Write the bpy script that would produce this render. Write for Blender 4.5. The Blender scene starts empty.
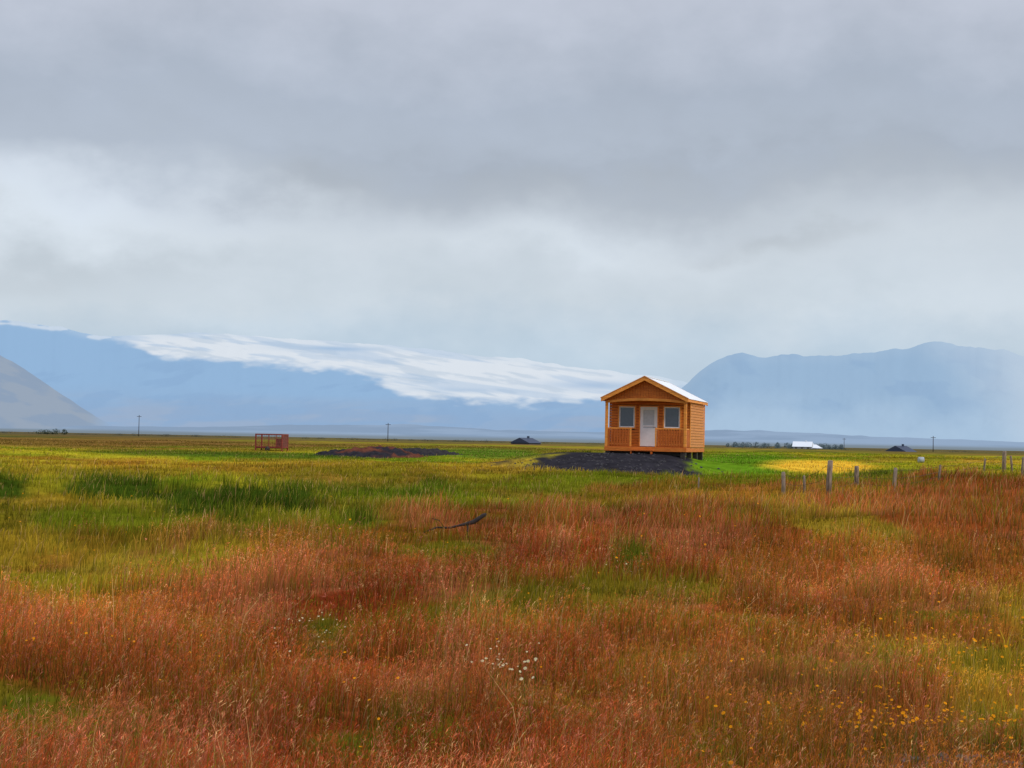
import bpy, math, numpy as np
from mathutils import Vector, Matrix
rng=np.random.default_rng(11)
F=1500.0; CZ=2.0; ROLL=math.radians(1.1)
scene=bpy.context.scene
def hor(u): return 441+(u-512)*math.tan(ROLL)
def s2l(c): 
    return tuple(((v/255)/12.92 if v/255<=0.04045 else ((v/255+0.055)/1.055)**2.4) for v in c)
# ---------------- noise
_T=rng.random((16,256,256))
def vn(x,y,s=0):
    t=_T[s%16]; x=np.asarray(x,float)+1000.3; y=np.asarray(y,float)+1000.7
    ix=np.floor(x).astype(np.int64); iy=np.floor(y).astype(np.int64); fx=x-ix; fy=y-iy
    fx=fx*fx*(3-2*fx); fy=fy*fy*(3-2*fy)
    a=t[ix&255,iy&255];b=t[(ix+1)&255,iy&255];c=t[ix&255,(iy+1)&255];d=t[(ix+1)&255,(iy+1)&255]
    return (a*(1-fx)+b*fx)*(1-fy)+(c*(1-fx)+d*fx)*fy
def fbm(x,y,s=0,o=4):
    r=0;a=1;t=0
    for i in range(o):
        r=r+a*vn(x*2**i+i*17.3,y*2**i-i*9.1,s+i); t+=a; a*=0.5
    return np.clip((r/t-0.5)*1.35+0.5,0,1)
def ss(a,b,x): 
    t=np.clip((x-a)/(b-a),0,1); return t*t*(3-2*t)
# ---------------- terrain
CABX,CABY,CABZ=6.88,77.0,1.50
def terr(x,y):
    x=np.asarray(x,float);y=np.asarray(y,float)
    r=np.hypot(x,y)
    z=np.interp(r,[0,12,30,80,150,400,1500],[0,0,.10,.62,.86,1.1,1.2])
    z=z+0.50*ss(5,24,x)*ss(12,40,y)*(1-ss(90,160,y))
    far=1-ss(150,500,r)
    z=z+0.28*(fbm(x/3.2,y/3.2,1)-.5)*(1-ss(60,120,r))*ss(2,7,r)
    z=z+0.62*(fbm(x/15,y/15,3)-.5)*far*ss(4,16,r)
    z=z-0.22*np.exp(-((y-(11.3+.5*(x-2.5)))/.9)**2)*ss(.8,2.5,x)*(1-ss(9,14,x))
    yb=39+0.25*(x+11)+3*(vn(x/4,y*0,5)-.5)
    z=z+0.50*np.exp(-((y-yb)/2.6)**2)*ss(-3.0,-7.0,x)*(0.30+1.0*vn(x/2.0,y/3,6))
    z=z+0.30*np.exp(-((y-88)/5)**2)*ss(-2,-9,x)*vn(x/5,y/9,7)*1.4
    dx=np.where(x<CABX-0.5,(x-(CABX-0.5))/8.6,(x-(CABX-0.5))/5.2); dy=np.where(y<79,(y-79)/7.0,(y-79)/11)
    q=np.sqrt(np.abs(dx)**2.0+np.abs(dy)**2.0)
    m=1-ss(0.38,1.12,q)
    z=z*(1-m)+(CABZ-0.03+0.16*(fbm(x/1.1,y/1.1,8)-.5)*ss(.3,.7,q))*m
    q2=np.hypot((x-12.2)/3.6,(y-80)/6); z=z+0.42*(1-ss(.3,1.1,q2))*(1-m)
    return z
def uv(x,y):
    yy=np.maximum(y,1.0); return 512+F*x/yy, F*(CZ-terr(x,y))/yy
def ell(u,r,cu,cr,su,sr,n,k=.5):
    q=np.sqrt(((u-cu)/su)**2+((r-cr)/sr)**2)+k*(n-.5)
    return 1-ss(.6,1.2,q)
LOW=[(860,222,110,22),(660,225,50,22),(350,312,55,22),(440,290,60,18),(220,205,50,16),(40,275,45,18),(980,205,60,12),(330,200,30,18),(560,270,70,14),(760,180,70,9),(800,262,50,10),(560,185,60,9),(700,310,60,14),(150,290,40,14),(930,165,60,8),(250,255,50,12)]
def ground_info(x,y):
    u,r=uv(x,y)
    rb=np.interp(u,[-900,0,200,390,480,640,780,900,1024,1700],[186,143,132,112,94,66,45,34,25,20])
    n1=fbm(x/5,y/7,2);n2=fbm(x/1.3,y/1.6,4);n3=fbm(x/24,y/30,5);n4=fbm(x/2.6,y/4.2,9,3);n5=fbm(x/.55,y/.8,11,3)
    red=ss(-.28,.28,np.log(np.maximum(r,.5)/rb)+1.0*(n1-.5)+.7*(n2-.5))
    gp=ss(.56,.72,n4)*.72
    low=np.zeros_like(x)
    for e in LOW: low=np.maximum(low,ell(u,r,*e,.5*n2+.5*n5,2.4))
    low*=.45+.55*ss(.35,.6,n5)
    gp=np.maximum(gp,low*.85)
    gp=np.maximum(gp,ell(u,r,636,118,20,10,n2,.9)*.85)
    red=red*(1-gp)
    op=ss(.50,.70,fbm(x/9,y/13,6))*.40*(1-red)
    op=np.maximum(op,ell(u,r,650,46,150,8,n2,.8)*.75*(1-red))
    op=np.maximum(op,ell(u,r,60,30,160,6,n2,.8)*.6)
    red2=np.clip(red+op*.8*(1-gp),0,1)
    C=np.zeros(x.shape+(3,))
    def mix(c,m): 
        nonlocal C
        m=np.clip(m,0,1)[...,None]; C=C*(1-m)+np.array(c)*m
    mix((.38,.33,.018),np.ones_like(x))
    mix((.17,.22,.010),ss(.42,.62,n1))
    mix((.48,.29,.025),ss(.52,.72,n3)*.5)
    R=np.zeros(x.shape+(3,))+np.array((.44,.105,.024))
    m=ss(.48,.68,n1)[...,None]; R=R*(1-m)+np.array((.30,.052,.014))*m
    m=ss(.55,.75,n2)[...,None]; R=R*(1-m*.55)+np.array((.58,.20,.085))*m*.55
    m=(ss(.52,.72,fbm(x/3,y/5,12))*.42)[...,None]; R=R*(1-m)+np.array((.38,.17,.02))*m
    C=C*(1-red2[...,None])+R*red2[...,None]
    dk=np.maximum.reduce([ell(u,r,250,66,85,14,n2,1.6),ell(u,r,105,56,56,10,n2,1.6),ell(u,r,5,60,36,14,n2,1.6),ell(u,r,435,48,16,8,n2,.9)*.7,ell(u,r,363,80,20,7,n2)*.7,ell(u,r,636,118,22,10,n2,.9)*.7,ell(u,r,952,125,18,8,n2,.5)*.7,ell(u,r,330,52,120,7,n2,2.2)*.6])
    mix((.060,.10,.008),dk)
    mix((.085,.115,.008),low*.6)
    mix((.19,.095,.028),ell(u,r,80,8,230,8,n1,.8)*.85)
    mix((.05,.10,.012),ell(u,r,250,19,150,3.5,n1,.9)*.8)
    mix((.15,.11,.02),ell(u,r,400,9,260,5,n1,.9)*.6)
    mix((.12,.24,.012),ell(u,r,745,19,68,13,n1,.4)*(y>66))
    mix((.11,.20,.02),ell(u,r,490,13,60,6,n1,.4)*(y>66)*.8)
    yel=ell(u,r,822,20,60,7,n1,.5)*(y>50); mix((.78,.47,.04),yel)
    mix((.07,.085,.012),ell(u,r,880,28,40,5,n1,.5)*.7)
    st=ss(.47,.60,fbm(x/90,y/40,13))*ss(85,180,y); mix((.060,.080,.018),st*.8)
    st=ss(.52,.64,fbm(x/120,y/50,14))*ss(85,180,y); mix((.23,.12,.035),st*.8)
    d=np.hypot(x,y); mix((.095,.080,.048),ss(180,700,d)*.75); mix((.12,.13,.14),ss(2500,12000,d)*.8)  # last mix paints distance haze into the farthest ground colour
    dx=np.where(x<CABX-0.5,(x-(CABX-0.5))/8.3,(x-(CABX-0.5))/3.9); dy=(y-75.4)/6.4
    soil=(1-ss(.72,1.0,np.sqrt(dx**2+dy**2)+.8*(n2-.5)))
    gr=ell(u,r,960,318,120,14,n2,.6)*.8
    soil=np.maximum(soil,gr)
    mix((.030,.028,.034),soil)
    return C,red,dk,soil,u,r,yel,low
# ---------------- materials
def newmat(name):
    m=bpy.data.materials.new(name); m.use_nodes=True; nt=m.node_tree; nt.nodes.clear(); return m,nt
def nd(nt,t,**k):
    n=nt.nodes.new(t)
    for a,b in k.items(): setattr(n,a,b)
    return n
def mat_simple(name,col,rough=.6,metal=0,var=.25,scale=8,stretch=(1,1,1),bump=.0,col2=None,spec=.3):
    m,nt=newmat(name); L=nt.links.new
    o=nd(nt,'ShaderNodeOutputMaterial');p=nd(nt,'ShaderNodeBsdfPrincipled');L(p.outputs[0],o.inputs[0])
    tc=nd(nt,'ShaderNodeTexCoord');mp=nd(nt,'ShaderNodeMapping');mp.inputs['Scale'].default_value=stretch
    L(tc.outputs['Object'],mp.inputs[0]);nz=nd(nt,'ShaderNodeTexNoise');nz.inputs['Scale'].default_value=scale;nz.inputs['Detail'].default_value=5
    L(mp.outputs[0],nz.inputs['Vector']);cr=nd(nt,'ShaderNodeValToRGB')
    c2=col2 or tuple(c*(1-var) for c in col); c1=tuple(min(1,c*(1+var*.6)) for c in col) if not col2 else col
    cr.color_ramp.elements[0].position=.32;cr.color_ramp.elements[1].position=.68
    cr.color_ramp.elements[0].color=(*c2,1);cr.color_ramp.elements[1].color=(*c1,1)
    L(nz.outputs['Fac'],cr.inputs[0]);L(cr.outputs[0],p.inputs['Base Color'])
    p.inputs['Roughness'].default_value=rough;p.inputs['Metallic'].default_value=metal;p.inputs['Specular IOR Level'].default_value=spec
    if bump:
        b=nd(nt,'ShaderNodeBump');b.inputs['Strength'].default_value=bump;b.inputs['Distance'].default_value=.02
        L(nz.outputs['Fac'],b.inputs['Height']);L(b.outputs[0],p.inputs['Normal'])
    return m
def mat_attr(name,trans=0.3,noise=None):
    m,nt=newmat(name);L=nt.links.new
    o=nd(nt,'ShaderNodeOutputMaterial');a=nd(nt,'ShaderNodeAttribute',attribute_name='Col')
    d=nd(nt,'ShaderNodeBsdfDiffuse');col=a.outputs['Color']
    if noise:
        tc=nd(nt,'ShaderNodeTexCoord');nz=nd(nt,'ShaderNodeTexNoise');nz.inputs['Scale'].default_value=noise;nz.inputs['Detail'].default_value=8
        nz.inputs['Roughness'].default_value=.7
        L(tc.outputs['Object'],nz.inputs['Vector']);mr=nd(nt,'ShaderNodeMapRange');mr.inputs[1].default_value=.3;mr.inputs[2].default_value=.7;mr.inputs[3].default_value=.55;mr.inputs[4].default_value=1.35
        L(nz.outputs['Fac'],mr.inputs[0]);mx=nd(nt,'ShaderNodeVectorMath',operation='SCALE');L(col,mx.inputs[0]);L(mr.outputs[0],mx.inputs['Scale']);col=mx.outputs[0]
        b=nd(nt,'ShaderNodeBump');b.inputs['Strength'].default_value=.6;b.inputs['Distance'].default_value=.08;L(nz.outputs['Fac'],b.inputs['Height']);L(b.outputs[0],d.inputs['Normal'])
    L(col,d.inputs[0])
    if trans:
        t=nd(nt,'ShaderNodeBsdfTranslucent');L(col,t.inputs[0]);mi=nd(nt,'ShaderNodeMixShader');mi.inputs[0].default_value=trans
        L(d.outputs[0],mi.inputs[1]);L(t.outputs[0],mi.inputs[2]);L(mi.outputs[0],o.inputs[0])
    else: L(d.outputs[0],o.inputs[0])
    return m
def rawmesh(name,V,loops,starts,totals,col,mat,smooth=False,parent=None):
    me=bpy.data.meshes.new(name);me.vertices.add(len(V));me.vertices.foreach_set('co',np.ascontiguousarray(V,dtype=np.float32).ravel())
    me.loops.add(len(loops));me.loops.foreach_set('vertex_index',loops.astype(np.int32))
    me.polygons.add(len(starts));me.polygons.foreach_set('loop_start',starts.astype(np.int32));me.polygons.foreach_set('loop_total',totals.astype(np.int32))
    if smooth: me.polygons.foreach_set('use_smooth',np.ones(len(starts),dtype=bool))
    if col is not None:
        a=me.color_attributes.new('Col','FLOAT_COLOR','POINT');c=np.ones((len(V),4),dtype=np.float32);c[:,:3]=col;a.data.foreach_set('color',c.ravel())
    me.update(calc_edges=True);me.validate();me.materials.append(mat)
    ob=bpy.data.objects.new(name,me);scene.collection.objects.link(ob)
    if parent: ob.parent=parent
    return ob
def gridmesh(name,X,Y,Z,col,mat,smooth=True,wrap=False):
    n,m=X.shape;V=np.stack([X,Y,Z],-1).reshape(-1,3);I=np.arange(n*m).reshape(n,m)
    if wrap: I=np.concatenate([I,I[:,:1]],1)
    q=np.stack([I[:-1,:-1],I[:-1,1:],I[1:,1:],I[1:,:-1]],-1).reshape(-1,4)
    return rawmesh(name,V,q.ravel(),np.arange(len(q))*4,np.full(len(q),4),col.reshape(-1,3),mat,smooth)
# ---------------- ground
az=np.concatenate([np.linspace(-180,-34,36)[:-1],np.linspace(-34,34,720),np.linspace(34,180,36)[1:-1]])*math.pi/180
rr=np.concatenate([[.02,1.0],np.geomspace(2,130,420),np.geomspace(131.5,26000,150)])
A,R_=np.meshgrid(az,rr);X=R_*np.sin(A);Y=R_*np.cos(A);Z=terr(X,Y)
C,*_=ground_info(X,Y)
dn=np.hypot(X,Y)
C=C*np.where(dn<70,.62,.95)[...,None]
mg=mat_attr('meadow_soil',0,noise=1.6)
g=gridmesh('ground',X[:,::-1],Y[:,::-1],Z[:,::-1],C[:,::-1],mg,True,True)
# ---------------- grass
def blades(x,y,h,w,lean,colb,colt):
    N=len(x);z=terr(x,y)-.02;ph=rng.random(N)*2*math.pi;la=rng.random(N)*2*math.pi
    wx=np.cos(ph)*w/2;wy=np.sin(ph)*w/2*.6
    lx=np.cos(la)*lean*h+.10*h;ly=np.sin(la)*lean*h
    V=np.zeros((N,5,3),np.float32)
    V[:,0]=np.stack([x-wx,y-wy,z],-1);V[:,1]=np.stack([x+wx,y+wy,z],-1)
    mx=x+lx*.35;my=y+ly*.35;mz=z+h*.6
    V[:,2]=np.stack([mx-wx*.8,my-wy*.8,mz],-1);V[:,3]=np.stack([mx+wx*.8,my+wy*.8,mz],-1)
    V[:,4]=np.stack([x+lx,y+ly,z+h*(1-.25*lean)],-1)
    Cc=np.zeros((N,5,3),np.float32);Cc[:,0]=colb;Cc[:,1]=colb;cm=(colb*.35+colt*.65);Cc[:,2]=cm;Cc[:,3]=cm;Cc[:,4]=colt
    return V,Cc
def build(name,parts,tris,mat):
    Vs=[];Cs=[];lo=[];st=[];to=[];off=0;lof=0
    for V,Cc in parts:
        N=len(V);b=np.arange(N)[:,None]*5+off
        lp=np.concatenate([b+np.array([[0,1,3,2]]),b+np.array([[2,3,4]])],1)
        s=np.arange(N)[:,None]*7+lof+np.array([[0,4]])
        t=np.tile(np.array([[4,3]]),(N,1))
        Vs.append(V.reshape(-1,3));Cs.append(Cc.reshape(-1,3));lo.append(lp.ravel());st.append(s.ravel());to.append(t.ravel());off+=N*5;lof+=N*7
    for V,Cc in tris:
        N=len(V);Vs.append(V.reshape(-1,3));Cs.append(Cc.reshape(-1,3));lo.append(np.arange(N*3)+off);st.append(np.arange(N)*3+lof);to.append(np.full(N,3));off+=N*3;lof+=N*3
    return rawmesh(name,np.concatenate(Vs),np.concatenate(lo),np.concatenate(st),np.concatenate(to),np.concatenate(Cs),mat)
N=540000
t=rng.random(N);p=.45;r0,r1=5.8,230.
rad=(r0**p+t*(r1**p-r0**p))**(1/p)
a=np.radians(rng.uniform(-25,25,N))
x=rad*np.sin(a);y=rad*np.cos(a)
C,red,dk,soil,u,r,yel,low=ground_info(x,y)
keep=(rng.random(N)>soil*1.03)&~((np.abs(x-8.0)<3.6)&(np.abs(y-80)<5))
keep&=(rng.random(N)<np.where(yel>.4,.5,1))
x,y,rad,C,red,dk,u,r,soil,low=[q[keep] for q in (x,y,rad,C,red,dk,u,r,soil,low)]
n=len(x)
clump=fbm(x/.7,y/.7,3,2);cl2=fbm(x/1.6,y/2.2,7,3)
h=(.17+.15*red+.12*dk)*(.40+1.2*clump)*(.6+.8*cl2)*rng.uniform(.55,1.45,n)
h*=np.where(rad>75,.6,1)*(1-.50*low)*(1-.5*soil)
w=.0033*(np.maximum(rad,7)/9)**.95*rng.uniform(.6,1.4,n)*(1+.3*dk)
jit=(rng.uniform(.55,1.5,n)*(.46+1.05*cl2))[:,None]
ct=C*jit*1.3
sel=rng.random(n)
tall=rng.random(n)>.985;h=np.where(tall,h*1.5,h)
gsel=(sel<.22*red+.04)[:,None];ct=np.where(gsel,np.array((.18,.21,.012))*jit,ct)
tsel=((sel>.95)|tall)[:,None];ct=np.where(tsel,np.array((.62,.37,.15))*jit,ct)
pk=((sel>.86)&(sel<.95)&(red>.4))[:,None];ct=np.where(pk,np.array((.62,.20,.12))*jit,ct)
pk2=((sel>.82)&(sel<.86)&(dk>.3))[:,None];ct=np.where(pk2,np.array((.45,.33,.05))*jit,ct)
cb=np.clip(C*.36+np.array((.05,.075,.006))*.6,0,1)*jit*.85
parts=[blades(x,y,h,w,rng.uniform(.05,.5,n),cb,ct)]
tris=[]
nearm=np.where((rad<28)&(red>.35)&(rng.random(n)<.62)&(sel>.22))[0]
V0=parts[0][0]
K=6
for k in range(K):
    tip=V0[nearm,4].astype(float);mid=(V0[nearm,2]+V0[nearm,3])/2
    f=rng.uniform(0,.75,len(nearm))[:,None];P=tip*(1-f*.8)+mid*(f*.8);P[:,2]+=.02
    L_=(.026+.03*f[:,0])*rng.uniform(.6,1.3,len(nearm));an=rng.random(len(nearm))*2*math.pi
    D=np.stack([np.cos(an)*.7,np.sin(an)*.7,rng.uniform(.2,.9,len(nearm))],-1)*L_[:,None]
    ww=.0036*(rad[nearm]/9)**.8
    S=np.stack([-np.sin(an)*ww,np.cos(an)*ww,ww*.8],-1)*.5
    V=np.stack([P-D*.1,P+D*.7+S,P+D-S*.6],1);cc=ct[nearm]*rng.uniform(.8,1.25,(len(nearm),1))
    Cc=np.repeat(cc[:,None,:],3,1);tris.append((V,Cc))
mgr=mat_attr('grass_blades',.3)
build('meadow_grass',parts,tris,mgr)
# ---------------- helpers for objects
def empty(name,loc,rz=0):
    e=bpy.data.objects.new(name,None);scene.collection.objects.link(e);e.location=loc;e.rotation_euler=(0,0,rz);e.empty_display_size=.3;return e
def mesh_py(name,V,Fc,mat,parent=None,smooth=False):
    me=bpy.data.meshes.new(name);me.from_pydata([tuple(map(float,v)) for v in V],[],Fc);me.update();me.materials.append(mat)
    if smooth:
        for p in me.polygons:p.use_smooth=True
    ob=bpy.data.objects.new(name,me);scene.collection.objects.link(ob)
    if parent: ob.parent=parent
    return ob
def boxes(name,L,mat,parent=None,bev=0):
    V=[];Fc=[]
    for (x0,x1,y0,y1,z0,z1) in L:
        b=len(V);V+=[(x0,y0,z0),(x1,y0,z0),(x1,y1,z0),(x0,y1,z0),(x0,y0,z1),(x1,y0,z1),(x1,y1,z1),(x0,y1,z1)]
        Fc+=[tuple(b+i for i in f) for f in [(0,3,2,1),(4,5,6,7),(0,1,5,4),(1,2,6,5),(2,3,7,6),(3,0,4,7)]]
    ob=mesh_py(name,V,Fc,mat,parent)
    if bev:
        m=ob.modifiers.new('b','BEVEL');m.width=bev;m.segments=1
    return ob
def tubes(name,paths,mat,parent=None,seg=7,smooth=True):
    V=[];Fc=[]
    for pts in paths:
        b=len(V);n=len(pts)
        for i,(px,py,pz,rd) in enumerate(pts):
            p0=Vector(pts[max(i-1,0)][:3]);p1=Vector(pts[min(i+1,n-1)][:3]);d=(p1-p0).normalized()
            a_=d.orthogonal().normalized() if abs(d.z)<.9 else Vector((1,0,0));a_=(a_-d*a_.dot(d)).normalized();b_=d.cross(a_)
            for k in range(seg):
                th=2*math.pi*k/seg;q=Vector((px,py,pz))+(a_*math.cos(th)+b_*math.sin(th))*rd;V.append(tuple(q))
        for i in range(n-1):
            for k in range(seg):
                Fc.append((b+i*seg+k,b+i*seg+(k+1)%seg,b+(i+1)*seg+(k+1)%seg,b+(i+1)*seg+k))
        Fc.append(tuple(b+k for k in range(seg))[::-1]);Fc.append(tuple(b+(n-1)*seg+k for k in range(seg)))
    return mesh_py(name,V,Fc,mat,parent,smooth)
# ---------------- cabin
wood=mat_simple('orange_stained_wood',(.72,.21,.028),.55,0,.35,3,(1,1,9),.15,col2=(.48,.11,.013))
woodv=mat_simple('orange_rail_wood',(.60,.15,.018),.55,0,.35,3,(9,9,1),.15,col2=(.36,.075,.010))
woods=mat_simple('pale_siding_wood',(.74,.31,.10),.6,0,.3,3,(1,1,9),.15,col2=(.58,.21,.055))
trim=mat_simple('trim_wood',(.84,.31,.05),.5,0,.25,2,(1,1,6),.1)
white=mat_simple('white_paint',(.82,.82,.82),.4,0,.05)
roofm=mat_simple('white_roof_metal',(.78,.80,.82),.35,0,.08,1.5,(1,4,1))
darkm=mat_simple('dark_timber',(.05,.04,.035),.8,0,.3)
glass=mat_simple('window_glass',(.05,.06,.08),.05,0,.1,spec=.8)
cab=empty('wooden_cabin',(CABX,CABY,CABZ),math.radians(-16))
W=2.12;PD=1.2;LEN=6.0;SL=1.13/2.3
boxes('foundation',[(sx-.12,sx+.12,yy-.12,yy+.12,-.35,.12) for sx in(-1.95,0,1.95) for yy in(.15,2,4,5.8)]+[(-2.1,2.1,.3,.4,-.1,.11)],darkm,cab)
boxes('deck',[(-W,W,i*.12,i*.12+.112,.30,.34) for i in range(10)],woodv,cab)
boxes('deck_skirt',[(-W,W,-.03,.012,.10,.31),(-W-.02,-W+.02,.02,LEN,.10,.30),(W-.02,W+.02,.02,LEN,.10,.30)],wood,cab,.008)
boxes('steps',[(-.75,.45,-.36,-.04,.12,.17),(-.70,-.64,-.34,-.04,-.1,.115),(.34,.40,-.34,-.04,-.1,.115)],woodv,cab)
def wall_planks(ax,fixed,a0,a1,z0,z1,holes,outward,th=.05,ph=.145):
    L=[];z=z0
    while z<z1-.01:
        zt=min(z+ph-.014,z1);segs=[(a0,a1)]
        for (h0,h1,hz0,hz1) in holes:
            if zt>hz0 and z<hz1:
                ns=[]
                for s0,s1 in segs:
                    if h0>s0 and h1<s1: ns+=[(s0,h0),(h1,s1)]
                    else: ns.append((s0,s1))
                segs=ns
        for s0,s1 in segs:
            if ax=='x': L.append((s0,s1,min(fixed,fixed-outward*th),max(fixed,fixed-outward*th),z,zt))
            else: L.append((min(fixed,fixed-outward*th),max(fixed,fixed-outward*th),s0,s1,z,zt))
        z+=ph
    return L
winL=(-1.62,-.80,1.33,2.42);winR=(.76,1.58,1.33,2.42);door=(-.50,.40,.36,2.42)
boxes('front_wall',wall_planks('x',PD,-W+.03,W-.03,.34,2.78,[winL,winR,door],-1),wood,cab,.01)
boxes('wall_core',[(-W+.06,W-.06,PD+.075,LEN-.06,.32,2.76)],darkm,cab)
boxes('side_wall',wall_planks('y',W,PD+.06,LEN,.34,2.78,[],1)+wall_planks('y',-W,PD+.06,LEN,.34,2.78,[],-1),woods,cab,.012)
boxes('corner_boards',[(W-.01,W+.025,PD-.03,PD+.09,.34,2.72),(W-.01,W+.025,LEN-.1,LEN+.02,.34,2.72),(-W-.025,-W+.01,PD-.03,PD+.09,.34,2.72)],trim,cab)
boxes('rear_wall',wall_planks('x',LEN,-W+.06,W-.06,.34,2.78,[],1),wood,cab,.01)
def window(nm,w):
    x0,x1,z0,z1=w;f=.07;y0=PD-.03;y1=PD+.05
    boxes(nm+'_frame',[(x0-f,x1+f,y0,y1,z1-.002,z1+f),(x0-f,x1+f,y0-.02,y1,z0-f,z0),(x0-f,x0,y0,y1,z0,z1-.002),(x1,x1+f,y0,y1,z0,z1-.002)],trim,cab,.005)
    s=.055
    boxes(nm+'_sash',[(x0,x1,y0+.02,y1-.01,z1-s,z1-.004),(x0,x1,y0+.02,y1-.01,z0+.002,z0+s),(x0+.001,x0+s,y0+.02,y1-.01,z0+s,z1-s),(x1-s,x1-.001,y0+.02,y1-.01,z0+s,z1-s)],white,cab)
    boxes(nm+'_glass',[(x0+s,x1-s,y0+.045,y0+.055,z0+s,z1-s)],glass,cab)
window('window_left',winL);window('window_right',winR)
x0,x1,z0,z1=door;y0=PD-.03
boxes('door_frame',[(x0-.06,x1+.06,y0,PD+.05,z1,z1+.06),(x0-.06,x0,y0,PD+.05,z0,z1-.002),(x1,x1+.06,y0,PD+.05,z0,z1-.002)],trim,cab,.005)
boxes('door',[(x0,x0+.16,y0+.02,PD+.04,z0,z1-.004),(x1-.16,x1,y0+.02,PD+.04,z0,z1-.004),(x0+.16,x1-.16,y0+.02,PD+.04,z0,z0+.95),(x0+.16,x1-.16,y0+.02,PD+.04,z1-.16,z1-.004),(x0+.16,x1-.16,y0+.02,PD+.04,z0+1.02,z0+1.09)],white,cab,.004)
boxes('door_glass',[(x0+.16,x1-.16,y0+.045,y0+.055,z0+1.09,z1-.16),(x0+.16,x1-.16,y0+.045,y0+.055,z0+.95,z0+1.02)],mat_simple('pale_glass',(.5,.53,.55),.1,0,.1),cab)
tubes('door_handle',[[(x1-.08,y0-.03,z0+1.0,.015),(x1-.2,y0-.03,z0+1.0,.012)]],darkm,cab)
boxes('porch_posts',[(-W,-W+.14,.02,.16,.34,2.62),(W-.14,W,.02,.16,.34,2.62)],trim,cab,.01)
RL=[];RB=[]
def railx(a,b):
    RL.append((a,b,.05,.13,1.24,1.30));RL.append((a,b,.06,.12,.44,.50))
    nn=int((b-a)/.135)
    for i in range(nn):
        c=a+(i+.5)*(b-a)/nn;RB.append((c-.045,c+.045,.03,.058,.36,1.23))
railx(-W+.14,-.82);railx(.58,W-.14)
for sx in(-W+.02,W-.1):
    RL.append((sx,sx+.08,.16,PD-.04,1.24,1.30));RL.append((sx+.01,sx+.07,.16,PD-.04,.44,.50))
    for i in range(8):
        c=.2+i*.12;xx=sx+.082 if sx>0 else sx-.03;RB.append((xx,xx+.025,c,c+.09,.36,1.23))
RL+= [(-.82,-.74,.03,.13,.345,1.32),(.50,.58,.03,.13,.345,1.32)]
boxes('rail_bars',RL,trim,cab,.006);boxes('rail_balusters',RB,woodv,cab,.006)
def zr(xx): return 3.93-abs(xx)*SL
nb=30
V=[];Fc=[]
for i in range(nb):
    xa=-W+.02+i*(2*W-.04)/nb;xb=xa+(2*W-.04)/nb-.012
    ar=lambda q:2.60+.14*(1-(q/W)**2)
    b=len(V);zz=[(xa,ar(xa)),(xb,ar(xb)),(xb,zr(xb)-.13),(xa,zr(xa)-.13)]
    V+=[(q,.06,w_) for q,w_ in zz]+[(q,.10,w_) for q,w_ in zz]
    Fc+=[(b,b+1,b+2,b+3),(b+7,b+6,b+5,b+4),(b,b+4,b+5,b+1),(b+1,b+5,b+6,b+2),(b+2,b+6,b+7,b+3),(b+3,b+7,b+4,b)]
mesh_py('gable_boards',V,Fc,wood,cab)
V=[];Fc=[];nb=16
for i in range(nb+1):
    q=-W+i*2*W/nb;za=2.56+.14*(1-(q/W)**2)
    V+=[(q,0.0,za),(q,0.0,za+.13),(q,.14,za+.13),(q,.14,za)]
for i in range(nb):
    b=i*4
    for k in range(4): Fc.append((b+k,b+(k+1)%4,b+4+(k+1)%4,b+4+k))
Fc+=[(0,3,2,1),(nb*4,nb*4+1,nb*4+2,nb*4+3)]
mesh_py('arched_beam',V,Fc,trim,cab)
def gable(nm,yy,m):
    mesh_py(nm,[(-W+.03,yy,2.78),(W-.03,yy,2.78),(0,yy,3.93-.12),(-W+.03,yy+.05,2.78),(W-.03,yy+.05,2.78),(0,yy+.05,3.93-.12)],[(0,1,2),(5,4,3),(0,3,4,1),(1,4,5,2),(2,5,3,0)],m,cab)
gable('inner_gable',PD+.02,wood);gable('rear_gable',LEN-.05,wood)
RX=2.24;Y0=-.38;Y1=LEN+.25
def slab(nm,s,dz0,dz1,xa,xb,ya,yb,m):
    V=[]
    for yy in(ya,yb):
        for xx,dz in((xa,dz0),(xb,dz0),(xb,dz1),(xa,dz1)): V.append((s*xx,yy,3.93-xx*SL+dz))
    mesh_py(nm,V,[(0,1,2,3),(7,6,5,4),(0,4,5,1),(1,5,6,2),(2,6,7,3),(3,7,4,0)],m,cab)
for s in(-1,1):
    nm='left' if s<0 else 'right'
    slab('roof_boards_'+nm,s,-.09,-.02,.0,RX-.03,Y0+.03,Y1-.03,wood)
    slab('bargeboard_front_'+nm,s,-.20,.012,.001,RX+.02,Y0-.03,Y0+.026,trim)
    slab('bargeboard_cap_'+nm,s,-.005,.035,.001,RX+.05,Y0-.055,Y0-.032,woods)
    slab('bargeboard_rear_'+nm,s,-.20,.012,.001,RX+.02,Y1-.026,Y1+.03,trim)
    slab('eave_fascia_'+nm,s,-.16,-.021,RX-.029,RX+.02,Y0+.03,Y1-.03,trim)
    V=[];Fc=[];ny=120
    for j in range(ny+1):
        yy=Y0+.03+(Y1-Y0-.06)*j/ny;zc=.012*(1 if (j//2)%2 else 0)
        for xx in(0,RX+.06): V.append((s*xx,yy,3.93-xx*SL+.0+zc))
    for j in range(ny):
        b=2*j;Fc.append((b,b+1,b+3,b+2) if s>0 else (b,b+2,b+3,b+1))
    mesh_py('roof_metal_'+nm,V,Fc,roofm,cab)
boxes('ridge_cap',[(-.10,.10,Y0-.02,Y1,3.915,3.955)],roofm,cab,.01)
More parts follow.
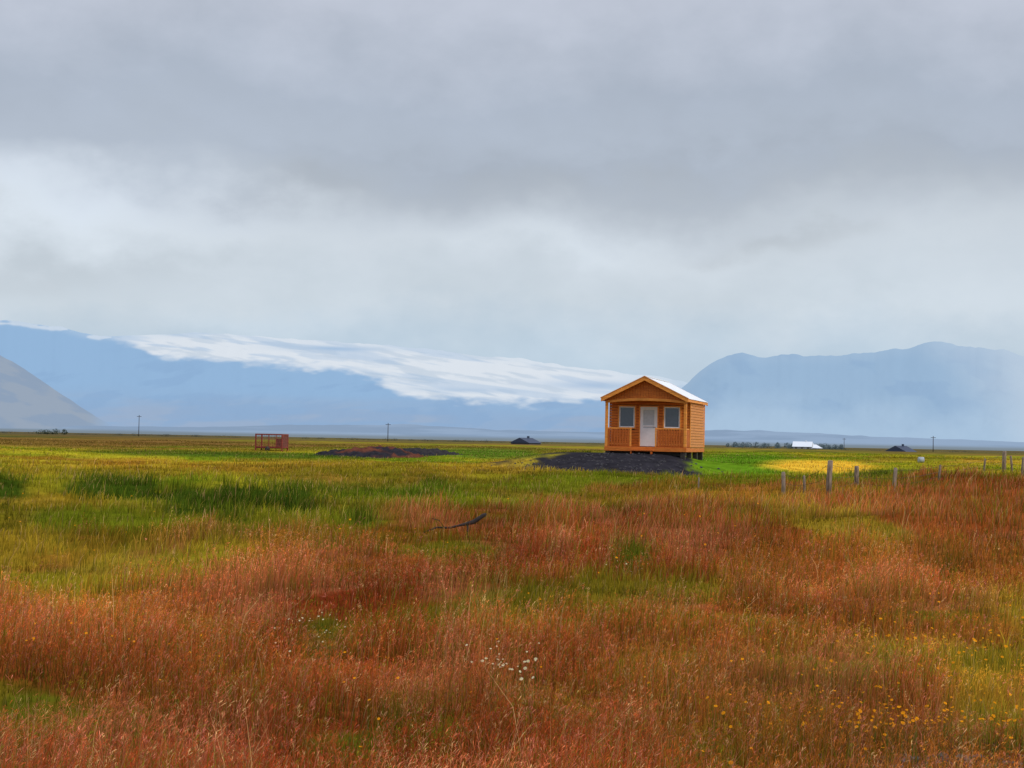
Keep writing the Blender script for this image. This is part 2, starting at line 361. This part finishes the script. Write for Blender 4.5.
# ---------------- rough spoil heap
def heap(name,cx,cy,rx,ry,hh,cols,seed):
    n=90;m=40;gx=np.linspace(-1.15,1.15,n);gy=np.linspace(-1.15,1.15,m);GX,GY=np.meshgrid(gx,gy)
    q=np.hypot(GX,GY);P=(1-ss(.35,1.1,q))*(.5+.8*fbm(GX*3.3+seed,GY*1.5,seed,5))
    X=cx+GX*rx;Y=cy+GY*ry;Z=terr(X,Y)-.08+hh*P+.26*(fbm(GX*14,GY*7,3,3)-.3)*(q<1)
    mk=ss(.45,.62,fbm(GX*2+3,GY*2,seed+1,3))*cols[2];
    C=np.array(cols[0])*(1-mk[...,None])+np.array(cols[1])*mk[...,None]
    gridmesh(name,X,Y,Z,C,mat_attr(name+'_earth',0,noise=3),False)
heap('spoil_heap',-10.0,104,4.3,3.0,.68,((.028,.026,.032),(.15,.05,.028),.8),2)
heap('spoil_heap',-7.6,108,4.2,3.0,.55,((.03,.028,.035),(.05,.045,.04),.5),5)
def stones(name,pts,mat):
    V=[];Fc=[]
    ico=[(0,0,1),(.9,0,.3),(.3,.85,.3),(-.7,.5,.3),(-.7,-.5,.3),(.3,-.85,.3),(.7,.5,-.4),(-.3,.8,-.4),(-.9,0,-.4),(-.3,-.8,-.4),(.7,-.5,-.4)]
    ff=[(0,1,2),(0,2,3),(0,3,4),(0,4,5),(0,5,1),(1,6,2),(2,7,3),(3,8,4),(4,9,5),(5,10,1),(2,6,7),(3,7,8),(4,8,9),(5,9,10),(1,10,6)]
    for (px,py,s) in pts:
        b=len(V);pz=float(terr(px,py))
        for v in ico: V.append((px+v[0]*s*rng.uniform(.7,1.3),py+v[1]*s*rng.uniform(.7,1.3),pz+v[2]*s*.7*rng.uniform(.7,1.3)))
        Fc+=[tuple(b+i for i in f) for f in ff]
    return mesh_py(name,V,Fc,mat)
stm=mat_simple('basalt_stone',(.045,.042,.048),.85,0,.5,5)
stones('rubble_stones',[(CABX+rng.normal(-2.8,3.2),CABY-rng.uniform(.8,5.2),rng.uniform(.03,.10)) for i in range(320)],stm)
stones('roadside_gravel',[((970+rng.normal(0,75)-512)/F*yy,yy,rng.uniform(.012,.04)) for i in range(260) for yy in [rng.uniform(8.6,10.2)]],mat_simple('gravel',(.10,.085,.08),.85,0,.5,5))
# ---------------- fence
fm=mat_simple('weathered_post',(.24,.18,.13),.85,0,.5,6,(3,3,.6),.3)
def gp(u,row,ymin=6):
    ys=np.geomspace(ymin,300,3000);xs=(u-512)/F*ys;rw=F*(CZ-terr(xs,ys))/ys
    i=int(np.argmax(rw<row));return xs[i],ys[i],float(terr(xs[i],ys[i]))
fen=empty('wire_fence',(0,0,0))
posts=[(700,44,.40,.03),(785,50,.78,.07),(806,49,.65,.045),(830,49,1.15,.095),(858,40,.75,.085),(895,43,.78,.07),(940,31,.6,.05),(985,24,.7,.05),(1005,23,1.1,.11),(1013,22.5,.85,.06),(1023,25,.8,.06),(1060,24,.9,.06),(1110,24,.9,.06)]
paths=[];tops=[]
for i,(pu,row,hh,rd) in enumerate(posts):
    px,py,pz=gp(pu,row,30);rd*=min(1.0,py/46);lx,ly=rng.uniform(-.09,.09,2)
    paths.append([(px,py,pz-.2,rd),(px+lx*.3,py,pz+hh*.4,rd*.97),(px+lx,py+ly,pz+hh,rd*.9),(px+lx,py+ly,pz+hh+.02,rd*.5)]);tops.append((px,py,pz,hh))
tubes('posts',paths,fm,fen,8)
wp=[]
for i in range(1,len(tops)-1):
    a_=tops[i];b_=tops[i+1]
    for k in(.25,.55,.9):
        za=a_[2]+a_[3]*k;zb=b_[2]+b_[3]*k
        wp.append([(a_[0],a_[1],za,.006),((a_[0]+b_[0])/2,(a_[1]+b_[1])/2,(za+zb)/2-.05,.006),(b_[0],b_[1],zb,.006)])
tubes('wires',wp,darkm,fen,4)
# ---------------- fallen branch
bx,by,bz=gp(465,97,12)
br=mat_simple('dead_wood',(.035,.028,.025),.9,0,.4)
tubes('fallen_branch',[[(bx-.75,by,bz+.08,.012),(bx-.5,by+.05,bz+.18,.018),(bx-.25,by,bz+.18,.022),(bx-.05,by+.0,bz+.23,.022),(bx+.22,by,bz+.30,.045),(bx+.42,by,bz+.44,.04),(bx+.47,by,bz+.47,.02)],[(bx-.35,by,bz+.18,.015),(bx-.45,by,bz+.32,.008),(bx-.6,by,bz+.36,.004)],[(bx+.1,by,bz+.27,.02),(bx+.12,by,bz+.0,.02)]],br)
# ---------------- livestock crate
px,py,pz=gp(270,14.5,60)
crt=empty('livestock_crate',(px,py,pz),math.radians(-12))
cm=mat_simple('rusty_red_steel',(.24,.04,.03),.6,0,.4);k=py/1500
cw=14.5*k;chh=17*k
B=[];t_=.10
for sx in(-cw,cw-t_):
    for yy in(0,1.3): B.append((sx,sx+t_,yy,yy+t_,0,chh))
for zz in(.25,chh-t_):
    B.append((-cw+t_,cw-t_,0.002,t_-.002,zz,zz+t_));B.append((-cw+t_,cw-t_,1.302,1.3+t_-.002,zz,zz+t_))
    for sx in(-cw,cw-t_): B.append((sx+.002,sx+t_-.002,t_,1.3,zz,zz+t_))
B.append((-.03,.03,.005,.04,.36,chh-t_));B.append((cw*.5,cw*.5+.07,.005,.04,.36,chh-t_))
boxes('frame',B,cm,crt,.005)
boxes('end_panel',[(cw-.04,cw-.02,t_,1.3,.36,chh-t_),(-cw+t_,cw-t_,t_,1.3,.2,.248),(cw*.56,cw-t_-.002,.01,.03,.36,chh*.72)],mat_simple('rust_panel',(.17,.045,.035),.7,0,.5),crt)
tubes('wire_bars',[[(-cw+.1+i*.14,.05,.3,.010),(-cw+.1+i*.14,.05,chh-.05,.010)] for i in range(int((cw*1.9)/.14))]+[[(-cw+.05,.05,z_,.010),(cw-.05,.05,z_,.010)] for z_ in(.5,.75,1.0)],cm,crt,4)
tubes('wheels',[[(-.1,-.04,.16,.2),(-.1,.08,.16,.2)]],darkm,crt,14)
# ---------------- distant farm buildings
def house(name,u,d,wpx,hpx,basepx,wall,roof,depth=6,rz=0,roofh=.5,wins=3):
    k=d/F;x=(u-512)*k;z=CZ-(basepx-hor(u))*k
    e=empty(name,(x,d,z),rz);w=wpx*k/2;hh=hpx*k;hw=hh*(1-roofh)
    boxes('walls',[(-w,w,0,depth,-1.0,hw)],wall,e)
    V=[(-w-.3,-.4,hw-.05),(w+.3,-.4,hw-.05),(w+.3,depth+.4,hw-.05),(-w-.3,depth+.4,hw-.05),(-w-.3,depth/2,hh),(w+.3,depth/2,hh)]
    mesh_py('roof',V,[(0,1,5,4),(2,3,4,5),(0,4,3),(1,2,5),(0,3,2,1)],roof,e)
    ww=[]
    for i in range(wins):
        c=-w+(i+.5)*2*w/wins;ww.append((c-.45,c+.45,-.03,.02,hw*.35,hw*.8))
    boxes('windows',ww,glass,e)
    boxes('chimney',[(w*.3,w*.3+.5,depth/2-.25,depth/2+.25,hh-.3,hh+.5)],roof,e)
    return e
navy=mat_simple('slate_roof',(.035,.05,.09),.6,0,.2);wallg=mat_simple('grey_wall',(.08,.085,.11),.8,0,.2);pale=mat_simple('pale_roof',(.66,.70,.75),.5,0,.1);palew=mat_simple('pale_wall',(.35,.38,.42),.8,0,.2)
house('farmhouse',536,420,17,9,447,wallg,navy,7,.8,.55,2)
house('farmhouse',803,620,18,8.5,450,palew,pale,9,-.25,.6,3)
house('farmhouse',818,640,12,6,450.5,palew,pale,8,.5,.6,2)
house('farmhouse',912,430,17,10,456,wallg,navy,7,.7,.58,2)
for (u_,yt,yb_,d) in((140,415,432,520),(389,423,440,480),(934,436,452,480),(845,438,450,700)):
    k=d/F;x_=(u_-512)*k;zt=CZ+(hor(u_)-yt)*k;zb=1.0
    e=empty('utility_pole',(x_,d,0));tubes('pole',[[(0,0,zb,.13),(0,0,zt,.10)]],darkm,e,6);boxes('crossarm',[(-.8,.8,-.06,.06,zt-.6,zt-.45)],darkm,e)
def trees(name,lst,colr,spiky=True):
    V=[];Cc=[]
    for (x_,y_,hh,rw) in lst:
        nn=150;f=rng.random(nn)**.8;rad_=rw*(1-f)*(.55+.45*rng.random(nn)) if spiky else rw*np.sqrt(np.clip(1-(2*f-1)**2,0,1))*rng.random(nn)**.4
        th=rng.random(nn)*6.283;c=np.stack([x_+rad_*np.cos(th),y_+rad_*np.sin(th),.9+f*hh],-1)
        s=hh*.09*(1.2-f*.6)
        tri=c[:,None,:]+rng.normal(0,1,(nn,3,3))*s[:,None,None]
        V.append(tri);Cc.append(np.repeat((np.array(colr)*rng.uniform(.6,1.4,(nn,1)))[:,None,:],3,1))
        tr=np.array([[[x_-.12,y_,.5],[x_+.12,y_,.5],[x_,y_,.9+hh*.8]]]);V.append(tr);Cc.append(np.full((1,3,3),.03))
    V=np.concatenate(V).reshape(-1,3);Cc=np.concatenate(Cc).reshape(-1,3);n_=len(V)//3
    return rawmesh(name,V,np.arange(len(V)),np.arange(n_)*3,np.full(n_,3),Cc,mgr)
k=680/F
trees('distant_treeline',[((rng.uniform(733,852)-512)*k,680+rng.uniform(-8,30),rng.uniform(1.4,2.8)*(1 if rng.random()<.7 else .5),rng.uniform(1,2.2)) for i in range(62)],(.13,.18,.20),False)  # bluish tree colour has distance haze painted in
k=600/F
trees('distant_shrubs',[((u_-512)*k,600,rng.uniform(1.5,2.6),rng.uniform(1.2,2)) for u_ in(42,48,52,57,66)],(.05,.07,.04),False)
trees('distant_shrubs',[((rng.uniform(-60,640)-512)*.45,670+rng.uniform(0,60),rng.uniform(.5,1.4),rng.uniform(1.5,5.5)) for i in range(130)],(.09,.10,.08),False)
trees('distant_shrubs',[((rng.uniform(700,1080)-512)*.3,450+rng.uniform(0,60),rng.uniform(.3,.9),rng.uniform(1.2,3)) for i in range(50)],(.09,.10,.07),False)
hx,hy,hz=gp(922,14,60)
tubes('wrapped_hay_bale',[[(hx-.20,hy,hz+.2,.15),(hx-.18,hy,hz+.2,.2),(hx+.18,hy,hz+.2,.2),(hx+.20,hy,hz+.2,.15)]],palew,None,16)
# ---------------- flowers
def flowers(name,lst,petal,center,ms,k=7):
    V=[];Cc=[]
    for (x_,y_,s,hh) in lst:
        z_=float(terr(x_,y_))+hh;tx,ty=rng.normal(0,.35,2);c=np.array((x_,y_,z_))
        up=Vector((tx,ty-.5,1)).normalized();a_=up.orthogonal().normalized();b_=up.cross(a_)
        j=rng.uniform(.75,1.15)
        for i in range(k):
            t0=2*math.pi*i/k;t1=t0+2*math.pi/k*.85
            p0=c+np.array(a_*math.cos(t0)+b_*math.sin(t0))*s;p1=c+np.array(a_*math.cos(t1)+b_*math.sin(t1))*s
            V.append([c,p0,p1]);Cc.append([np.array(center),np.array(petal)*j,np.array(petal)*j])
        V.append([(x_-.003,y_,z_-hh),(x_+.003,y_,z_-hh),(x_,y_,z_-.002)]);Cc.append([(.08,.13,.02)]*3)
    V=np.array(V).reshape(-1,3);Cc=np.array(Cc).reshape(-1,3);n_=len(V)//3
    return rawmesh(name,V,np.arange(len(V)),np.arange(n_)*3,np.full(n_,3),Cc,mgr)
def scat(n,cu,su,cr,sr,s,h0,h1):
    o=[]
    for i in range(n):
        u_=rng.normal(cu,su);r_=max(rng.normal(cr,sr),40);y_=F*2.0/r_
        if y_<7: continue
        o.append(((u_-512)/F*y_,y_,s*rng.uniform(.5,1.3),rng.uniform(h0,h1)))
    return o
yl=scat(230,900,95,276,28,.012,.20,.34)+scat(110,960,60,205,25,.015,.18,.32)+scat(60,500,350,230,60,.010,.26,.38)+scat(40,80,70,215,30,.011,.26,.36)+scat(50,620,250,90,20,.02,.24,.34)
flowers('yellow_wildflowers',yl,(.95,.40,.01),(.75,.22,.01),mgr)
wl=scat(34,515,22,262,18,.011,.30,.42)+scat(14,305,18,222,8,.010,.30,.40)+scat(14,330,24,205,12,.009,.28,.38)+scat(7,640,16,132,5,.011,.26,.34)
flowers('white_wildflowers',wl,(.78,.74,.52),(.7,.6,.2),mgr)
# ---------------- mountains
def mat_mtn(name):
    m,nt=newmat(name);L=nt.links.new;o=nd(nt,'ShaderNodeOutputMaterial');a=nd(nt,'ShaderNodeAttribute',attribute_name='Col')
    e=nd(nt,'ShaderNodeEmission');e.inputs[1].default_value=.84;d=nd(nt,'ShaderNodeBsdfDiffuse')  # distance haze is painted: vertex colour holds the airlight and is mostly emitted
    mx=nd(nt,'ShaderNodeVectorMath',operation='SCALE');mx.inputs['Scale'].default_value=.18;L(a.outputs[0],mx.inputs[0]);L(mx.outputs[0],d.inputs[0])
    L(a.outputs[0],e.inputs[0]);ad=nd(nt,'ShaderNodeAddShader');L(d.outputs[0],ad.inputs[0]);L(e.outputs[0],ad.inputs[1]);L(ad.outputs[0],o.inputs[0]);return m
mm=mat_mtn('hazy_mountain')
def mountain(name,d,pts,colf,u0,u1,nu,depth,rough,seed,nv=110):
    us=np.linspace(u0,u1,nu);ts=np.linspace(0,1,nv);U,T=np.meshgrid(us,ts)
    E=np.interp(us,[p[0] for p in pts],[p[1] for p in pts])
    ker=np.ones(9)/9;E=np.convolve(np.pad(E,4,'edge'),ker,'valid')
    E=E+rough*(fbm(us/22,us*0,seed)-.5)*2*np.clip(E/30,0,1)
    prof=T**1.25
    EL=E[None]*prof+rough*2.2*(fbm(U/26,T*5,seed+2,5)-.5)*np.sin(np.pi*T)*np.clip(E[None]/30,0,1)
    Y=d+depth*(T-1);X=(U-512)/F*d*(Y/d);Z=CZ+EL*Y/F-np.where(T<.02,30,0)
    Yb=d+depth*.6;Xb=(us-512)/F*Yb;Zb=np.zeros_like(us)-50
    X=np.vstack([X,Xb]);Y=np.vstack([Y,np.full(nu,Yb)]);Z=np.vstack([Z,Zb])
    C=colf(U,EL,T,E);C=np.concatenate([C,C[-1:]],0)
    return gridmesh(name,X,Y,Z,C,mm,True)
def lerp(a,b,m): return a*(1-m[...,None])+b*m[...,None]
SKYL=(188,205,221)
def cf_gl(U,EL,T,E):
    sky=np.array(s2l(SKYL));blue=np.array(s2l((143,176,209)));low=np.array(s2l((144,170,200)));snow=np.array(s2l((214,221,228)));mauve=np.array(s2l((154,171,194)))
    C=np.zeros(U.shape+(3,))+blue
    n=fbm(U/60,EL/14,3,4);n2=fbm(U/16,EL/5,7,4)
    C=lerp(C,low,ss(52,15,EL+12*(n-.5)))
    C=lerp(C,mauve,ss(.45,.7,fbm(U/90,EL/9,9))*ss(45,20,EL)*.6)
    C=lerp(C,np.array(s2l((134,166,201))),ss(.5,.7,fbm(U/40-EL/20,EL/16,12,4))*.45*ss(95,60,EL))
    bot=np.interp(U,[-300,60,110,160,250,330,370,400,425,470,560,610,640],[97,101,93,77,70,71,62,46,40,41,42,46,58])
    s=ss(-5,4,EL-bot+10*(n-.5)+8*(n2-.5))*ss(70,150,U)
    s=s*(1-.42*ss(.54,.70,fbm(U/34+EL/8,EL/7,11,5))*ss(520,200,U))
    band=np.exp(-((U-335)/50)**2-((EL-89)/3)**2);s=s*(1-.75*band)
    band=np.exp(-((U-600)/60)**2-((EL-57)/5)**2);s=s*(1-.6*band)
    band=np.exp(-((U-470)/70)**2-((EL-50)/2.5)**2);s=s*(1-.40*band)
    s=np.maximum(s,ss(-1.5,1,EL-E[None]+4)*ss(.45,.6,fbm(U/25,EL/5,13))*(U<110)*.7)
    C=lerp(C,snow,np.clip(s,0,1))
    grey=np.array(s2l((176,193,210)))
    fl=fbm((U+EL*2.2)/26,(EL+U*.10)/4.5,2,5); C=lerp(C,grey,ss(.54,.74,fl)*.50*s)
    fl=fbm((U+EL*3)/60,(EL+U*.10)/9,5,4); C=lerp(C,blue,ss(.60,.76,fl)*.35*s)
    C=lerp(C,sky,ss(600,720,U)*ss(25,60,EL)*.9)  # sky colour painted in as haze so the right end fades out
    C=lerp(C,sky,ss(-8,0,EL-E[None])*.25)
    return C
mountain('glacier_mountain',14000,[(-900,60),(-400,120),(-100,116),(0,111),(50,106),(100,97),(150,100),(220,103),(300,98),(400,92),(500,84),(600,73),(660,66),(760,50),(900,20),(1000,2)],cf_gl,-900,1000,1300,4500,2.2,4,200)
def cf_r(U,EL,T,E):
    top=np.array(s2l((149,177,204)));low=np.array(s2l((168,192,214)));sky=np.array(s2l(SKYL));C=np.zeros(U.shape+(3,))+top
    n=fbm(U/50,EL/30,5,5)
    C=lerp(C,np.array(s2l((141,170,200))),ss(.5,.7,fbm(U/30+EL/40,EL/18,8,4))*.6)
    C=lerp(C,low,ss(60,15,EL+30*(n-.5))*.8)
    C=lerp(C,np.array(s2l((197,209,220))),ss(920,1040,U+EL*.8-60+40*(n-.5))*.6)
    C=lerp(C,sky,ss(-12,0,EL-E[None])*.12)  # ridge edge softened towards sky colour, painted haze
    return C
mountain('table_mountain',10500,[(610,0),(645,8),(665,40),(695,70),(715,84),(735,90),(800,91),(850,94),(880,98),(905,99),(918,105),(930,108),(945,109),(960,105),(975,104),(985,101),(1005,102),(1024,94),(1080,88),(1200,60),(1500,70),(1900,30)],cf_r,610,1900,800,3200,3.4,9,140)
def cf_l(U,EL,T,E):
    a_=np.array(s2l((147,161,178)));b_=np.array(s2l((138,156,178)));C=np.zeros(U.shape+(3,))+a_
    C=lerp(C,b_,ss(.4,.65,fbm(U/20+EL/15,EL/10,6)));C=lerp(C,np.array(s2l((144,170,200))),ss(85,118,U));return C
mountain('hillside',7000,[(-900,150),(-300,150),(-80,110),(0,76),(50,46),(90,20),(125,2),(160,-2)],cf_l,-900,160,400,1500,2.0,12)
def cf_f(U,EL,T,E):
    C=np.zeros(U.shape+(3,))+np.array(s2l((134,155,180)));C=lerp(C,np.array(s2l((144,165,190))),ss(.4,.7,fbm(U/80,EL/3,6)))
    return lerp(C,np.array(s2l((118,128,132))),ss(5.0,1,EL)*.8)
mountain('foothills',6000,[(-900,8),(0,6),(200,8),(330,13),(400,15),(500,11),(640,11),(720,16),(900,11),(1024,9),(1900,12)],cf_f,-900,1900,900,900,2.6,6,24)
# ---------------- world
SUN=Vector((.85,-.50,.66)).normalized()
w=bpy.data.worlds.new('World');scene.world=w;w.use_nodes=True;nt=w.node_tree;nt.nodes.clear();L=nt.links.new
def M(op,a,b=None,c=None):
    n=nd(nt,'ShaderNodeMath',operation=op)
    for i,v in enumerate((a,b,c)):
        if v is None: continue
        if isinstance(v,(int,float)): n.inputs[i].default_value=v
        else: L(v,n.inputs[i])
    return n.outputs[0]
out=nd(nt,'ShaderNodeOutputWorld');bg=nd(nt,'ShaderNodeBackground');L(bg.outputs[0],out.inputs[0])
tc=nd(nt,'ShaderNodeTexCoord');sp=nd(nt,'ShaderNodeSeparateXYZ');L(tc.outputs['Generated'],sp.inputs[0])
AZ=M('ARCTAN2',sp.outputs[0],sp.outputs[1]);EL=M('ARCSINE',sp.outputs[2])
def nz(sx,sy,off,detail=4,rough=.5):
    cb=nd(nt,'ShaderNodeCombineXYZ');L(M('MULTIPLY',AZ,sx),cb.inputs[0]);L(M('MULTIPLY',EL,sy),cb.inputs[1]);cb.inputs[2].default_value=off
    n=nd(nt,'ShaderNodeTexNoise');n.inputs['Scale'].default_value=1;n.inputs['Detail'].default_value=detail;n.inputs['Roughness'].default_value=rough;L(cb.outputs[0],n.inputs['Vector'])
    return M('SUBTRACT',n.outputs['Fac'],.5)
n1=nz(6,9,1.3);n2=nz(16,24,7.7,5,.55);n3=nz(7,10,4.4,2)
ELd=M('ADD',EL,M('ADD',M('MULTIPLY',n1,.08),M('MULTIPLY',n2,.06)))
AZd=M('ADD',AZ,M('ADD',M('MULTIPLY',n3,.20),M('MULTIPLY',n2,.10)))
cr=nd(nt,'ShaderNodeValToRGB');L(M('DIVIDE',ELd,.36),cr.inputs[0])
st=[(0,(186,205,223)),(.05,(189,207,223)),(.09,(202,213,223)),(.135,(205,214,223)),(.16,(196,205,216)),(.185,(178,188,202)),(.225,(174,184,199)),(.28,(189,196,210)),(.35,(196,201,214))]
el=cr.color_ramp.elements
while len(el)<len(st): el.new(.5)
for i,(p_,c_) in enumerate(st): el[i].position=p_/.36;el[i].color=(*s2l(c_),1)
acc=None
for (u_,v_,su,sv,amp) in [(90,205,150,32,.20),(60,270,110,18,-.09),(330,190,75,20,-.14),(520,188,190,28,-.15),(600,240,110,18,.08),(780,240,40,12,-.14),(780,195,160,30,-.13),(960,195,110,40,-.08),(940,310,130,34,.04),(230,330,90,16,.05)]:
    a0=(u_-512)/F;e0=(hor(u_)-v_)/F
    q=M('ADD',M('POWER',M('ABSOLUTE',M('DIVIDE',M('SUBTRACT',AZd,a0),su/F)),2),M('POWER',M('ABSOLUTE',M('DIVIDE',M('SUBTRACT',ELd,e0),sv/F)),2))
    g_=M('MULTIPLY',M('EXPONENT',M('MULTIPLY',q,-1)),amp);acc=g_ if acc is None else M('ADD',acc,g_)
acc=M('ADD',acc,M('ADD',1.04,M('MULTIPLY',n2,.24)))
mr=nd(nt,'ShaderNodeMapRange');L(EL,mr.inputs[0]);mr.inputs[1].default_value=.36;mr.inputs[2].default_value=1.2;mr.inputs[3].default_value=1;mr.inputs[4].default_value=2.3
acc=M('MULTIPLY',acc,mr.outputs[0])
vs=nd(nt,'ShaderNodeVectorMath',operation='SCALE');L(cr.outputs[0],vs.inputs[0]);L(acc,vs.inputs['Scale'])
sk=nd(nt,'ShaderNodeTexSky');sk.sky_type='NISHITA';sk.sun_disc=False;sk.sun_elevation=math.asin(SUN.z);sk.sun_rotation=math.atan2(SUN.x,SUN.y)
vk=nd(nt,'ShaderNodeVectorMath',operation='SCALE');L(sk.outputs[0],vk.inputs[0]);vk.inputs['Scale'].default_value=.08
mi=nd(nt,'ShaderNodeMix',data_type='RGBA');mi.inputs[0].default_value=.94;L(vk.outputs[0],mi.inputs[6]);L(vs.outputs[0],mi.inputs[7]);L(mi.outputs[2],bg.inputs[0]);bg.inputs[1].default_value=1.0
sl=bpy.data.lights.new('sun','SUN');sl.energy=1.5;sl.angle=math.radians(10);sl.color=(1,.93,.82);so=bpy.data.objects.new('sun',sl);scene.collection.objects.link(so);so.rotation_euler=SUN.to_track_quat('Z','Y').to_euler()
# ---------------- camera
cd=bpy.data.cameras.new('camera');cam=bpy.data.objects.new('camera',cd);scene.collection.objects.link(cam);scene.camera=cam
cd.sensor_width=36;cd.lens=36*F/1024;cd.clip_end=60000;cd.clip_start=.1
cam.matrix_world=Matrix.Translation((0,0,CZ))@Matrix.Rotation(math.radians(90)+math.atan(57/F),4,'X')@Matrix.Rotation(ROLL,4,'Z')
scene.view_settings.view_transform='Standard';scene.view_settings.look='None';scene.view_settings.exposure=0
print('blades',n,'panicle tris',len(nearm)*K)
